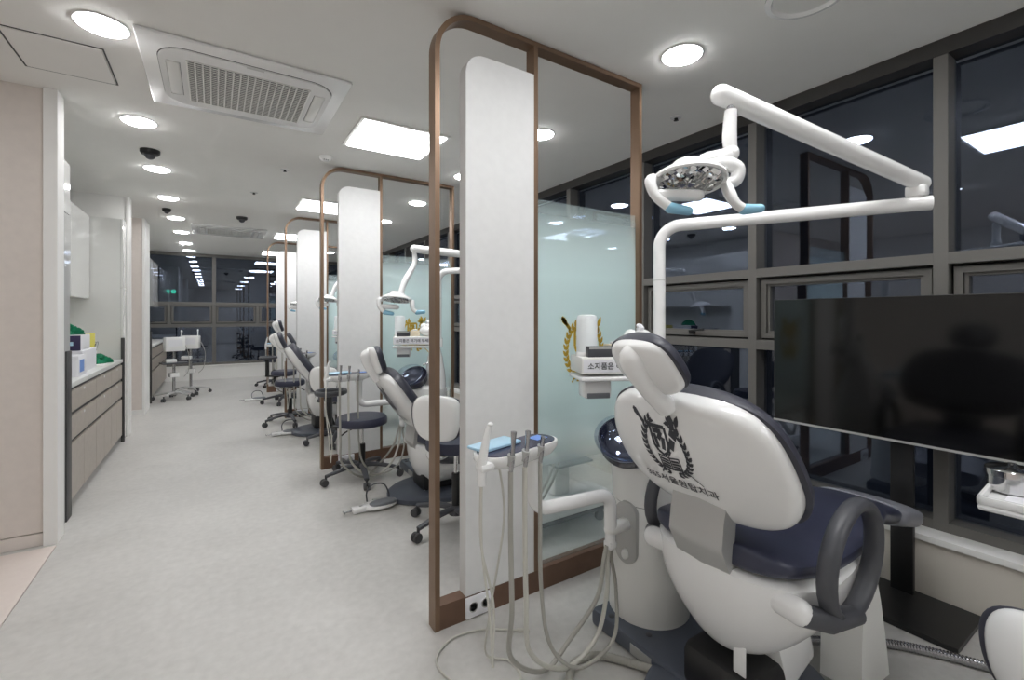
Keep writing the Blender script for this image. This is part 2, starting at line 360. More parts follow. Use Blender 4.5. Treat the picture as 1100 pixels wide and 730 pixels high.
hatch = thing('ceiling_hatch', 'square access hatch outlined in the ceiling at upper left', 'hatch', (0, 0, 0))
b.build('groove', DKTRIM, hatch, False); MB().box((-.81, 2.96, CH-.006), (-.46, 3.355, CH), .002).build('hatch_panel', CEIL, hatch, False)
# ------------------------------------------------------------------ emblem artwork
def leaf(cx, cy, ang, l, w_):
    ca, sa = math.cos(ang), math.sin(ang)
    pts = [(0, 0), (.3*l, .5*w_), (.65*l, .42*w_), (l, 0), (.65*l, -.42*w_), (.3*l, -.5*w_)]
    return [(cx+x*ca-y*sa, cy+x*sa+y*ca) for x, y in pts]
def quad(x0, y0, x1, y1, w_):
    d = math.hypot(x1-x0, y1-y0); nx, ny = -(y1-y0)/d*w_/2, (x1-x0)/d*w_/2
    return [(x0+nx, y0+ny), (x1+nx, y1+ny), (x1-nx, y1-ny), (x0-nx, y0-ny)]
def emblem():
    P = []
    for s in (-1, 1):
        for k in range(13):
            a = math.radians(-80+k*11.5); cx, cy = s*.8*math.cos(a), .86*math.sin(a)
            th = math.atan2(.86*math.cos(a), -s*.8*math.sin(a))
            P.append(leaf(cx, cy, th+s*-.55, .23, .11)); P.append(leaf(cx, cy, th+s*.55, .23, .11))
            a2 = a+.2; P.append(quad(cx, cy, s*.8*math.cos(a2), .86*math.sin(a2), .022))
    # shield outline and broken mark
    sh = [(-.42, .62), (.16, .62), (.16, .12), (.06, -.06), (-.13, -.18), (-.32, -.06), (-.42, .12)]
    for i in range(len(sh)): P.append(quad(*sh[i], *sh[(i+1) % len(sh)], .1))
    P += [quad(-.34, .5, -.0, .5, .13), quad(-.02, .5, -.18, .28, .14), quad(.02, .36, -.08, .0, .14), quad(-.3, .42, -.27, .04, .13)]
    # torch with flame at upper right
    P += [quad(.22, .08, .38, .36, .2), quad(.40, .4, .5, .56, .26), quad(.53, .6, .57, .67, .32)]
    P += [leaf(.56, .66, 1.9, .42, .2), leaf(.62, .68, 1.1, .36, .16), quad(.18, .0, -.55, -.95, .05)]
    # pen from upper left down to the right
    P += [quad(-.98, .98, -.62, .62, .12), leaf(-1.0, 1.0, -.78, .4, .18), quad(.5, -.6, .98, -1.02, .04)]
    # open book
    for s in (-1, 1):
        P.append(quad(0, -.26, s*.38, -.2, .05)); P.append(quad(s*.38, -.18, s*.38, -.6, .05)); P.append(quad(0, -.68, s*.4, -.6, .1))
        for k in range(3): P.append(quad(s*.04, -.36-.1*k, s*.34, -.32-.1*k, .075))
    P.append(quad(0, -.24, 0, -.68, .05))
    return P
EMB = emblem()
def text_tris(txt, size, cuts=0):
    c = bpy.data.curves.new('lettering', 'FONT'); c.body = txt; c.size = size; c.align_x = 'CENTER'; c.align_y = 'CENTER'; c.resolution_u = 3; c.offset = .014
    o = bpy.data.objects.new('lettering', c); COL.objects.link(o)
    dg = bpy.context.evaluated_depsgraph_get(); dg.update(); me = bpy.data.meshes.new_from_object(o.evaluated_get(dg))
    bpy.data.objects.remove(o); bm = bmesh.new(); bm.from_mesh(me)
    bmesh.ops.triangulate(bm, faces=bm.faces[:])
    out = [[(v.co.x, v.co.y) for v in f.verts] for f in bm.faces]; bm.free(); bpy.data.meshes.remove(me); bpy.data.curves.remove(c); return out
TXT_BACK = text_tris('365서울원탑치과', 1.0)
TXT_SHELF = text_tris('소지품은 여기에 두세요', 1.0)
def width_of(tr): xs = [p[0] for t_ in tr for p in t_]; return max(xs)-min(xs)
# ------------------------------------------------------------------ copper partition frames
FX0, FX1, FXM = .762, 2.005, 1.275
def partition(y, idx):
    nm = ['nearest', 'second', 'third', 'fourth', 'fifth'][idx]
    t = thing('partition_frame', 'tall copper-brown partition frame with rounded corner, white board and frosted glass, %s from the camera' % nm, 'partition', (0, y, 0), 0, 'copper partition frames between the chairs')
    R = .19; th = .022; y0, y1 = -.032, .032
    outer = [(FX0, 0)]+[(FX0+R-R*math.cos(a), 2.597-R+R*math.sin(a)) for a in (PI/2*k/14 for k in range(15))]+[(FX1, 2.597), (FX1, 0)]
    r2 = R-th
    inner = [(FX0+th, 0)]+[(FX0+R-r2*math.cos(a), 2.597-R+r2*math.sin(a)) for a in (PI/2*k/14 for k in range(15))]+[(FX1-th, 2.597-th), (FX1-th, 0)]
    MB().band(outer, inner, y0, y1).build('frame', COPPER, t)
    MB().box((FXM-.011, y0, .1), (FXM+.011, y1, 2.577)).build('mullion', COPPER, t, False)
    MB().box((FX0+th, y0+.002, 0), (FX1-th, y1-.002, .1)).build('bottom_rail', COPPER2, t, False)
    px0, px1, pz = .905, FXM-.011, 2.44
    r = .09; poly = [(px0, .098), (px0, pz-r)]+[(px0+r-r*math.cos(a), pz-r+r*math.sin(a)) for a in (PI/2*k/8 for k in range(1, 9))]+[(px1, pz), (px1, .098)]
    MB().prism(poly, lambda a, b, d: V(a, d, b), -.03, .03).build('panel', TEXWHITE, t, False, 'white textured board inside the frame')
    g = MB().box((FXM+.012, -.004, .1), (FX1-th, .004, 1.865)).build('glass_pane', FILM, t, False, 'frosted mint glass clear toward top and bottom')
    MB().polys(EMB, lambda a, b: V(1.60+a*.15, -.0055, 1.13+b*.17)).build('emblem', GOLD, g, False, 'gold crest on the glass')
    s = MB().box((.90, y0-.008, .006), (1.035, y0+.002, .096), .004).build('power_outlet', PLASTW, t, label='white double socket set in the bottom rail')
    for dx in (-.03, .03):
        MB().lathe([(.022, 0), (.022, .002), (.018, .002), (.017, -.002)], (.967+dx, y0-.008, .051), 20, Matrix.Rotation(PI/2, 3, 'X')).build('socket_ring', SILVER, s)
        MB().lathe([(.003, 0), (.003, .003)], (.96+dx, y0-.0085, .051), 8, Matrix.Rotation(PI/2, 3, 'X')).lathe([(.003, 0), (.003, .003)], (.974+dx, y0-.0085, .051), 8, Matrix.Rotation(PI/2, 3, 'X')).build('socket_hole', BLACK, s)
for i, y in enumerate((1.787, 4.18, 6.55, 8.93)): partition(y, i)
# ------------------------------------------------------------------ padded shapes
def pad(name, curve, W, m_, front, back, m, parent, wf=None, n=2.5, N=30, K=32, tp=.45):
    """curve(tau)->(x,z,nx,nz) in the chair's side plane; swept sideways half width W"""
    rings = []
    for i in range(N+1):
        ph = PI*(i/N)*.98+PI*.01; tau = (1-math.cos(ph))/2
        x, z, nx, nz = curve(tau); q = max(1-abs(2*tau-1)**m_, 0)**(1/m_)
        w_ = W*q*(wf(tau) if wf else 1); tk = q**tp
        rg = []
        for k in range(K):
            a = 2*PI*k/K; c, s = math.cos(a), math.sin(a)
            yy = w_*math.copysign(abs(c)**(2/n), c); d = (front if s > 0 else back)*tk*abs(s)**(2/n)*(1 if s > 0 else -1)
            rg.append(V(x+nx*d, yy, z+nz*d))
        rings.append(rg)
    return MB().rings(rings).build(name, m, parent)
def mk_curve(pts, tilt=0):
    """smooth curve through (x,z) pts; normal is to the right side of travel (up the back -> faces forward)"""
    P = [Vector((a, b)) for a, b in pts]
    def f(tau):
        q = tau*(len(P)-1); i = min(int(q), len(P)-2); t = q-i
        p0 = P[max(i-1, 0)]; p1 = P[i]; p2 = P[i+1]; p3 = P[min(i+2, len(P)-1)]
        p = .5*((2*p1)+(p2-p0)*t+(2*p0-5*p1+4*p2-p3)*t*t+(3*p1-p0-3*p2+p3)*t**3)
        d = .5*((p2-p0)+2*(2*p0-5*p1+4*p2-p3)*t+3*(3*p1-p0-3*p2+p3)*t*t); d.normalize()
        return p.x, p.y, d.y, -d.x
    return f
def ringbar(name, pts, r, m, parent, n=14):
    pts = [Vector(p) for p in pts]; N = len(pts); rings = []
    cen = sum(pts, Vector())/N
    for i, p in enumerate(pts):
        d = (pts[(i+1) % N]-pts[i-1]).normalized(); u = (p-cen).normalized(); u = (u-d*u.dot(d)).normalized(); v = d.cross(u)
        rings.append([p+u*math.cos(a)*r*.8+v*math.sin(a)*r*1.1 for a in (2*PI*k/n for k in range(n))])
    rings.append(rings[0]); mb = MB().rings(rings, False); bmesh.ops.remove_doubles(mb.bm, verts=mb.bm.verts[:], dist=1e-5)
    return mb.build(name, m, parent)
def dental_chair(loc, rz, lab, back, head, hw=.308, art=True, arms=True, dz=0):
    GND = V(*loc, 0)
    t = thing('dental_chair', lab, 'dental chair', (*loc, 0), rz, 'dental chairs along the window side')
    # floor plate and lift
    MB().lathe([(.30, 0), (.31, .01), (.31, .035), (.29, .05), (.1, .055)], (.02, 0, 0), 36, sx=1.15, sy=.85).build('floor_plate', BASEG, t)
    MB().box((-.12, -.12, .05), (.2, .12, .2), .03).build('lift_housing', BLACK, t)
    MB().box((.05, -.13, .10), (.24, .11, .36), .03, rot=Matrix.Rotation(-.35, 3, 'Y')).build('lift_column', WHITE, t)
    MB().rings([[V(.40+dx+.1*(.4-z), -.18+dy, z) for dx, dy in ((-.075*k, -.05), (.075*k, -.06), (.085*k, .07), (-.085*k, .07))] for z, k, in ((.052, 1.25), (.2, 1.0), (.33, .7), (.42, .4))]).build('link_arm', CREAM, t)
    kids0 = set(t.children)
    # boat-shaped under-seat shell
    rings = []
    for i in range(15):
        u = i/14; z = .245+.285*u; a = -.14-.105*u**.6+.1*(1-u)**2; 
        rx = .14+.135*math.sin(u*PI/2)**.8; ry = .10+.185*math.sin(u*PI/2)**.75; cx = .02+.03*u
        rings.append([V(cx+.015+rx*math.copysign(abs(math.cos(q))**.85, math.cos(q))*(1.45 if math.cos(q) > 0 else .86), ry*math.copysign(abs(math.sin(q))**.85, math.sin(q)), z+(.05*max(math.cos(q), 0)*u)) for q in (2*PI*k/40 for k in range(40))])
    rings.append([V(p.x*.93, p.y*.93, p.z+.012) for p in rings[-1]])
    MB().rings(rings).build('seat_shell', WHITE, t)
    # seat and leg rest
    sc = mk_curve([(-.15, .60), (.09, .572), (.35, .59), (.58, .57), (.8, .515), (1.09, .44)])
    wf = lambda q: 1.0 if q < .35 else 1-.42*min((q-.35)/.4, 1)**1.2
    def flip(c): 
        def g(q): x, z, nx, nz = c(q); return x, z, -nx, -nz
        return g
    pad('seat', flip(sc), .275, 5, .03, .055, NAVY, t, wf, 3.0, 44, 36)
    def sub(c, a, b): return lambda q: c(a+(b-a)*q)
    pad('leg_shell', flip(sub(lambda q: (lambda r: (r[0], r[1]-.05, r[2], r[3]))(sc(q)), .25, .8)), .2, 4, .015, .05, WHITE, t, lambda q: 1-.25*q, 3)
    pad('leg_fairing', flip(sub(lambda q: (lambda r: (r[0], r[1]-.07, r[2], r[3]))(sc(q)), .22, .62)), .19, 3, .0, .12, WHITE, t, lambda q: 1-.2*q, 3)
    pad('foot_cover', flip(sub(sc, .86, 1.01)), .17, 7, .036, .06, mat('grey_vinyl', (140, 142, 150), .35), t, None, 3.2, 20, 32, tp=.25)
    # backrest
    bc = mk_curve(back); 
    L = sum((Vector(back[i+1])-Vector(back[i])).length for i in range(len(back)-1))
    wb = lambda q: 1.0-.10*max(.45-q, 0)/.45
    sh = .07
    pad('back_cushion', bc, hw+.017, 2.9, .08, .004, NAVY2, t, wb, 2.6, 36, 40, tp=.3)
    bs = pad('back_shell', bc, hw, 2.9, .0, sh, WHITE, t, wb, 3.1, 44, 64)
    def on_shell(a, b, tc, off=.0012):      # a: to the chair's right (seen from behind), b: up the back, metres
        q = tc+b/L; q = min(max(q, .02), .98); x, z, nx, nz = bc(q); qq = (1-abs(2*q-1)**2.9)**(1/2.9); w_ = hw*qq*wb(q)
        d = sh*qq**.45*max(1-(abs(a)/w_)**3.1, 0)**(1/3.1)+off
        return V(x-nx*d, -a, z-nz*d)
    if art:
        MB().polys(EMB, lambda a, b: on_shell(a*.098+ART[0], b*.1, ART[1])).build('emblem', INK, bs, False, 'dark crest printed on the shell')
        k = .27/width_of(TXT_BACK)
        MB().polys(TXT_BACK, lambda a, b: on_shell(a*k+ART[0], b*k, ART[2])).build('lettering', INK, bs, False, 'dark Korean clinic name printed on the shell')
    # satin bracket joining seat and back
    x0, z0 = back[0]
    br = [V(x0-.075, 0, z0+.09), V(x0-.10, 0, z0-.01), V(x0-.11, 0, z0-.09), V(x0-.07, 0, z0-.17)]
    mb = MB(); rings = []
    for i in range(13):
        u = i/12*3; k = min(int(u), 2); f = u-k; p = br[k].lerp(br[k+1], f*f*(3-2*f) if False else f)
        rings.append([p+V(dx, dy, 0) for dx, dy in ((-.012, -.09), (-.022, 0), (-.012, .10), (.05, .10), (.05, -.09))])
    mb.rings(rings).build('back_bracket', SILVER, t)
    # headrest
    hx, hz, ha = head; ca, sa = math.cos(ha), math.sin(ha)
    hc = mk_curve([(hx-.095*sa*-1*-1, hz-.095*ca), (hx-.006*ca, hz), (hx-.095*sa, hz+.095*ca)]) if False else mk_curve([(hx+.095*sa, hz-.095*ca), (hx-.008*ca, hz-.008*sa), (hx-.095*sa, hz+.095*ca)])
    pad('headrest_cushion', hc, .120, 2.5, .055, .004, NAVY2, t, None, 2.5, 24, 32)
    hs = pad('headrest_shell', hc, .108, 2.5, 0, .04, WHITE, t, None, 2.4, 24, 32)
    tx, tz, nx, nz = bc(.93)
    p1 = V(hx-.03*ca-.04, 0, hz+.035-.03*sa); p2 = V(tx-nx*.06, 0, tz-nz*.06)
    MB().tube([p1+V(.03, 0, .03), p1, p1.lerp(p2, .5)+V(-.012, 0, 0), p2], [.028, .04, .033, .030], 20, 6).build('headrest_bracket', WHITE, t)
    # armrests
    if arms:
        for s in (-1, 1):
            pts = []
            for k in range(28):
                a = 2*PI*k/28; rr_ = 1.0
                pts.append(V(.085+.142*math.cos(a)+.03*math.sin(a), s*.305, .605+.150*math.sin(a)))
            ar = ringbar('armrest', pts, .024, CHARC, t)
            MB().tube([(-.10, s*.26, .485), (-.05, s*.305, .475), (.10, s*.31, .445)], [.03, .03, .026], 16).build('arm_pivot', CHARC, ar)
            MB().capsule((-.09, s*.18, .49), (-.10, s*.255, .49), .036).build('arm_boss', WHITE, t)
    MB().box((-.10, -.10, .20), (-.095, -.06, .29), .002).build('hanging_tag', WHITE, t)
    for c in t.children:
        if c not in kids0: c.location.z += dz
    return t
ART = (-0.045, .66, .36)
CH1 = V(1.455, .88)
RZ = math.radians(-1.5)
back1 = [(-.08, .70), (-.15, .80), (-.22, .92), (-.285, 1.075)]
dental_chair(CH1, RZ, 'large navy and white dental chair in the foreground with crest on its back shell', back1, (-.41, 1.165, .72))
back2 = [(-.06, .63), (-.16, .75), (-.27, .90), (-.37, 1.06)]
head2 = (-.42, 1.15, .3)
dental_chair((1.37, 3.2), RZ, 'navy and white dental chair between the first and second copper frames', back2, head2, .27, dz=-.15)
dental_chair((1.05, 5.56), RZ, 'navy and white dental chair between the second and third copper frames', back2, (-.45, 1.12, .4), .27, dz=-.08)
back4 = [(-.12, .64), (-.2, .76), (-.27, .88), (-.34, 1.02)]
dental_chair((1.3, 8.2), RZ, 'small-looking dental chair between the third and fourth copper frames', back4, (-.42, 1.15, .3), .25, arms=False)
dental_chair((1.65, 10.2), RZ, 'farthest dental chair beyond the last copper frame', back4, (-.40, 1.15, .3), .25, arms=False)
# ------------------------------------------------------------------ dental units (cuspidor column, tray)
def unit(dx, dy, nm, hoses=True):
    ox, oy = 1.56, 1.33
    t = thing('dental_unit', 'white column unit with cuspidor and tray, %s' % nm, 'dental unit', (ox+dx, oy+dy, 0), 0, 'dental treatment units')
    MB().box((-.22, -.40, 0), (.24, .12, .07), .015).build('floor_box', BASEG, t)
    for p in ((-.175, .09), (-.19, .03), (-.15, -.13)): MB().lathe([(.012, .069), (.012, .072), (.008, .073)], (*p, 0), 14).build('screw_cap', CHARC, t)
    MB().box((-.223, -.2, .012), (-.215, -.1, .05), .001).build('socket_plate', SILVER, t, False)
    MB().lathe([(.165, .07), (.163, .1), (.155, .3), (.148, .53), (.148, .533)], n=44).build('column', CREAM, t)
    MB().lathe([(.1465, .533), (.1465, .536)], n=44).build('seam', DKTRIM, t)
    MB().lathe([(.149, .536), (.150, .58), (.155, .66), (.15, .69), (.11, .70)], n=44).build('column_head', CREAM, t)
    MB().rings([[V(.06+rx*math.cos(a), .0+ry*math.sin(a), z) for a in (2*PI*k/28 for k in range(28))] for z, rx, ry in ((.66, .085, .13), (.8, .08, .12), (.95, .06, .085), (1.06, .035, .045))]).build('upper_body', WHITE, t)
    bowl_c = V(-.135, .0, .80)
    Rb = Matrix.Rotation(-.5, 3, 'Y') @ Matrix.Rotation(.45, 3, 'X')
    bw = MB().lathe([(.02, -.11), (.07, -.10), (.105, -.06), (.115, .0), (.108, .003), (.095, -.03), (.06, -.065), (.01, -.075)], bowl_c, 36, Rb).build('cuspidor_bowl', mat('dark_glazed_bowl', (50, 50, 66), .25), t)
    MB().lathe([(.05, -.05), (.09, -.035), (.112, .0), (.118, .012), (.114, .013), (.105, .0), (.085, -.03), (.05, -.044)], bowl_c+V(-.05, -.035, .012), 36, Rb).build('glass_rim', CUPGL, bw)
    MB().lathe([(.118, .01), (.114, .05), (.09, .085), (.05, .105)], bowl_c, 36, Rb@Matrix.Rotation(-.5, 3, 'Y')).build('hood', mat('navy_hood', (62, 62, 84), .2), bw) if False else None
    MB().box((-.09, -.09, .695), (-.03, -.05, .715), .005).build('filter', WHITE, bw)
    MB().tube([(.03, .0, .7), (.03, .0, .87), (.0, 0, .9), (-.05, 0, .885)], .009, 10, 4).build('water_spout', CHROME, t)
    # grey mounting plate on column flank
    pc = V(-.157, -.03, .42)
    poly = [(.05*math.cos(a), .05*math.sin(a)+(.09 if math.sin(a) > 0 else -.06)) for a in (2*PI*k/28 for k in range(28))]
    th_ = math.atan2(-.12, -1.0); n_ = V(math.cos(th_), math.sin(th_), 0); s_ = V(-n_.y, n_.x, 0)
    c0 = V(0, 0, .41)+n_*.150
    MB().prism(poly, lambda a, b, d: c0+s_*a+V(0, 0, b)+n_*d, -.012, .012).build('mounting_plate', SILVER, t)
    MB().ell(c0+V(0, 0, -.07)+n_*.014, (.016, .016, .022)).build('plate_knob', CREAM, t)
    j0 = c0+V(0, 0, .05); j1 = j0+V(-.095, -.0, .0)
    MB().capsule(j0, j1, .026).build('shoulder_joint', CREAM, t)
    MB().tube([j1+V(0, 0, -.05), j1+V(0, 0, .0)], .022, 16).box(j1+V(-.02, -.02, -.075), j1+V(.02, .02, -.045), .006).build('hose_clamp', WHITE, t)
    # S-shaped arm up to the tray
    tp = V(-.585, .03, .80)
    e1 = j1+V(0, 0, .14); e2 = V(tp.x, tp.y, e1.z-.005)
    d = (e2-e1).normalized()
    pts = [j1]
    pts += [j1+V(0, 0, .08)]
    for k in range(7): a = PI/2*k/6; pts.append(e1+V(0, 0, -.05)+d*.05-d*.05*math.cos(a)+V(0, 0, .05)*math.sin(a))
    for k in range(7): a = PI/2*k/6; pts.append(e2-d*.06+V(0, 0, .06)+d*.06*math.sin(a)-V(0, 0, .06)*math.cos(a))
    pts += [tp+V(0, 0, -.02)]
    MB().tube(pts, .025, 18).build('tray_arm', WHITE, t)
    # tray head
    th = thing_child('tray_head', t, tp+V(0, 0, .0), math.radians(14))
    def oval(hx, hy, r, n=8): return [(sx*(hx-r)+r*math.cos(a0+k*PI/2/n), sy*(hy-r)+r*math.sin(a0+k*PI/2/n)) for sx, sy, a0 in ((1, 1, 0), (-1, 1, PI/2), (-1, -1, PI), (1, -1, 1.5*PI)) for k in range(n+1)]
    rg = [[V(-.085+a*k, b*k, z) for a, b in oval(.185, .07, .068)] for z, k in ((0, .7), (.008, .86), (.03, .985), (.042, 1.0), (.05, .985))]
    MB().rings(rg).build('tray_body', WHITE, th)
    MB().prism(oval(.172, .06, .058), lambda a, b, d: V(-.085+a, b, d), .048, .053).build('control_panel', mat('navy_panel', (58, 60, 84), .25), th)
    MB().box((.0, -.02, .053), (.06, .03, .0545), .001).build('display', BLUE, th)
    MB().box((-.245, .0, .052), (-.06, .09, .066), .01).build('instrument_tray', SKYB, th, label='light blue tray insert')
    for k, hx_ in enumerate((-.195, -.125, -.045)):
        h = MB().tube([(hx_, -.065, .02), (hx_, -.075, .055)], [.011, .014], 12).build('instrument_holder', SILVER, th)
        MB().tube([(hx_, -.07, -.01), (hx_, -.075, .03), (hx_+.003, -.078, .08), (hx_+.004, -.08, (.13, .12, .085)[k])], [.006, .009, .007, .01], 12).build('handpiece', STEEL, th)
    MB().box((-.3, -.05, .01), (-.24, -.01, .04), .012).build('side_bracket', WHITE, th)
    MB().tube([(-.285, -.03, -.03), (-.285, -.03, .04), (-.265, -.04, .15), (-.262, -.045, .16)], [.013, .016, .010, .008], 14).ell((-.262, -.045, .16), (.010, .010, .008)).build('suction_tip', WHITE, th)
    if hoses:
        R14 = rotz(math.radians(14))
        J = j1+V(0, 0, -.06)
        for k, (hx_, mx, my) in enumerate(((-.195, -.56, -.0), (-.125, -.50, -.05), (-.045, -.47, -.09))):
            st = tp+R14@V(hx_, -.07, .0); en = J+V(.02*k-.02, 0, 0)
            p = [st, st+V(.0, 0, -.2), st+V(.005, -.0, -.45), V(st.x+.03, (st.y+my)/2, .16), V(mx, my, .02+.016*k), V(mx+.12+.02*k, my-.01, .10), en+V(-.07+.03*k, -.02, -.17), en+V(-.015, 0, -.05), en]
            MB().tube(p, (.0085, .0085, .007)[k], 10, 8).build('hose', (HOSE, HOSE2, HOSE)[k], t)
        for k in range(2):
            st = tp+R14@V(-.285, -.03, -.02)+V(.004*k, .012*k, 0)
            MB().tube([st, st+V(.0, 0, -.2), st+V(.02+.02*k, -.01, -.4), st+V(.03, -.02, -.58)], .004, 8, 6).build('thin_tube', HOSE2, t)
    return t
def thing_child(name, parent, loc, rz):
    o = MB().lathe([(.03, -.02), (.03, .005), (.02, .01)], n=16).build(name, WHITE, parent); o.location = loc; o.rotation_euler = (0, 0, rz); return o
names = ['in the foreground beside the crested chair', 'seen behind the nearest copper frame', 'in the bay beyond the second copper frame', 'in the bay beyond the third copper frame']
for i in range(4): unit(0, 2.4*i, names[i])
def lamp(dx, dy, nm, arm1=(2.093, .584), arm2=(1.344, .856, 2.0), head=(1.232, .893, 1.723), full=True):
    P = V(1.667+dx, 1.36+dy, 0); A1 = V(arm1[0]+dx, arm1[1]+dy, 1.70); A2 = V(arm2[0]+dx, arm2[1]+dy, arm2[2]); Hd = V(head[0]+dx, head[1]+dy, head[2])
    t = thing('dental_lamp', nm, 'dental lamp', P+V(0, 0, 1.04), 0, 'dental lamps on white poles')
    O = P+V(0, 0, 1.04); L = lambda p: p-O
    d = (A1-P); d.z = 0; d.normalize(); r = .09; top = 1.70
    pts = [V(P.x, P.y, 1.04), V(P.x, P.y, top-r)]+[V(P.x, P.y, top-r)+d*r*(1-math.cos(a))+V(0, 0, r*math.sin(a)) for a in (PI/2*k/8 for k in range(1, 9))]+[A1+d*.04]
    MB().tube([L(p) for p in pts], [.026]*(len(pts)-1)+[.0255], 24).build('pole', WHITE, t)
    MB().tube([L(V(P.x, P.y, 1.46)), L(V(P.x, P.y, 1.463))], .0268, 24).build('pole_seam', SILVER, t)
    B1 = V(A1.x, A1.y, A2.z-.22 if full else A2.z)
    if not full: B1 = V(A1.x, A1.y, 1.79)
    MB().tube([L(V(A1.x, A1.y, 1.70)), L(V(A1.x, A1.y, B1.z))], .018, 16).box(L(V(A1.x-.022, A1.y-.03, 1.725)), L(V(A1.x+.022, A1.y+.03, 1.765)), .008).build('joint', WHITE, t)
    e = (A2-B1).normalized()
    MB().capsule(L(B1-e*.02), L(A2), .028, .032, 24).build('spring_arm', WHITE, t)
    if full:
        D = V(1.369+dx, .84+dy, 0)
        MB().tube([L(V(D.x, D.y, 1.985)), L(V(D.x, D.y, 1.95))], .012, 12).build('swivel', STEEL, t)
        MB().tube([L(V(D.x, D.y, 1.95)), L(V(D.x-.003, D.y+.002, 1.87)), L(V(D.x, D.y-.0, 1.82))], [.019, .022, .020], 18, 5).ell(L(V(D.x, D.y, 1.815)), (.026, .026, .028)).build('drop_link', WHITE, t)
        e0 = V(D.x, D.y, 1.812)
        MB().tube([L(e0), L(e0.lerp(Hd, .5)+V(0, 0, .02)), L(Hd+V(.02, 0, .045))], [.022, .028, .02], 16, 5).build('yoke_bridge', WHITE, t)
        rt = V(.8387, -.5446, 0)
        fork = [Hd+V(0, 0, .045)+rt*.05, Hd+V(0, 0, .05)+rt*.11, Hd+V(0, 0, .035)+rt*.15, Hd+V(0, 0, .0)+rt*.145, Hd+V(0, 0, -.015)+rt*.115]
        MB().tube([L(p) for p in fork], [.016, .022, .022, .020, .016], 16, 5).build('yoke', WHITE, t)
    else:
        e0 = A2+V(-.03, .0, -.02)
        MB().tube([L(A2+V(0, 0, -.02)), L(A2+V(0, 0, -.12)), L(Hd.lerp(A2, .45)+V(0, 0, -.04)), L(Hd+V(.03, .02, .03))], [.018, .02, .024, .02], 14, 5).build('drop_link', WHITE, t)
        rt = V(.8387, -.5446, 0)
    Rh = Matrix.Rotation(-.12, 3, 'X') @ Matrix.Rotation(.14, 3, 'Y')
    h = MB().lathe([(.02, .055), (.05, .052), (.056, .035), (.085, .022), (.108, .006), (.112, -.004), (.108, -.010), (.098, -.006), (.098, .002), (.06, .026), (.02, .032)], L(Hd), 40, Rh).build('lamp_head', WHITE, t)
    mb = MB(); mats = []
    for i in range(12):
        for j in range(12):
            x = (i-5.5)*.0168; y = (j-5.5)*.0168; rr_ = math.hypot(x, y)
            if rr_ > .094 or (.018 > abs(x+.03) and y < -.01 and False): continue
            z = -.004+.022*(1-(rr_/.1)**2)
            R = Rh@Matrix.Rotation(random.uniform(-.5, .5)+y*5, 3, 'X')@Matrix.Rotation(random.uniform(-.5, .5)-x*5, 3, 'Y')
            c = L(Hd)+Rh@V(x, y, z-.008); mb.rings([[c+R@V(a*.0078, b_*.0078, dz) for a, b_ in ((-1, -1), (1, -1), (1, 1), (-1, 1))] for dz in (0, .003)])
    mb.build('reflector', MIRR, h, False)
    fv = V(-.5446, -.8387, 0)
    for s in (-1, 1):
        if s < 0:
            pts = [Hd+rt*-.10+V(0, 0, 0), Hd+rt*-.125+fv*.02+V(0, 0, -.01), Hd+rt*-.115+fv*.04+V(0, 0, -.06), Hd+rt*-.075+fv*.05+V(0, 0, -.098)]
            end = Hd+rt*-.02+fv*.05+V(0, 0, -.108)
        else:
            pts = [Hd+rt*.115+V(0, 0, -.015), Hd+rt*.118+fv*.02+V(0, 0, -.05), Hd+rt*.13+fv*.03+V(0, 0, -.08), Hd+rt*.155+fv*.03+V(0, 0, -.098)]
            end = Hd+rt*.205+fv*.03+V(0, 0, -.095)
        MB().tube([L(p) for p in pts], [.017, .018, .015, .015], 16, 5).build('handle', WHITE, h)
        MB().capsule(L(pts[-1]), L(end), .0165, .013).build('handle_cover', BLUEF, h, label='pale blue film over the grip')
    MB().capsule(L(Hd+rt*-.1+fv*.03+V(0, 0, -.055)), L(Hd+rt*.01+fv*.045+V(0, 0, -.06)), .018).build('sensor_bar', WHITE, h)
lamp(0, 0, 'large white dental lamp arm over the foreground chair with mirror facets and blue grips')
for k, nm in ((1, 'white dental lamp seen through the nearest copper frame'), (2, 'white dental lamp between the second and third frames'), (3, 'white dental lamp beyond the third frame')):
    lamp(0, 2.4*k, nm, (2.0, .9), (1.31, 1.02, 1.83 if k == 1 else 1.92), (1.13, .90, 1.43 if k == 1 else 1.5), False)
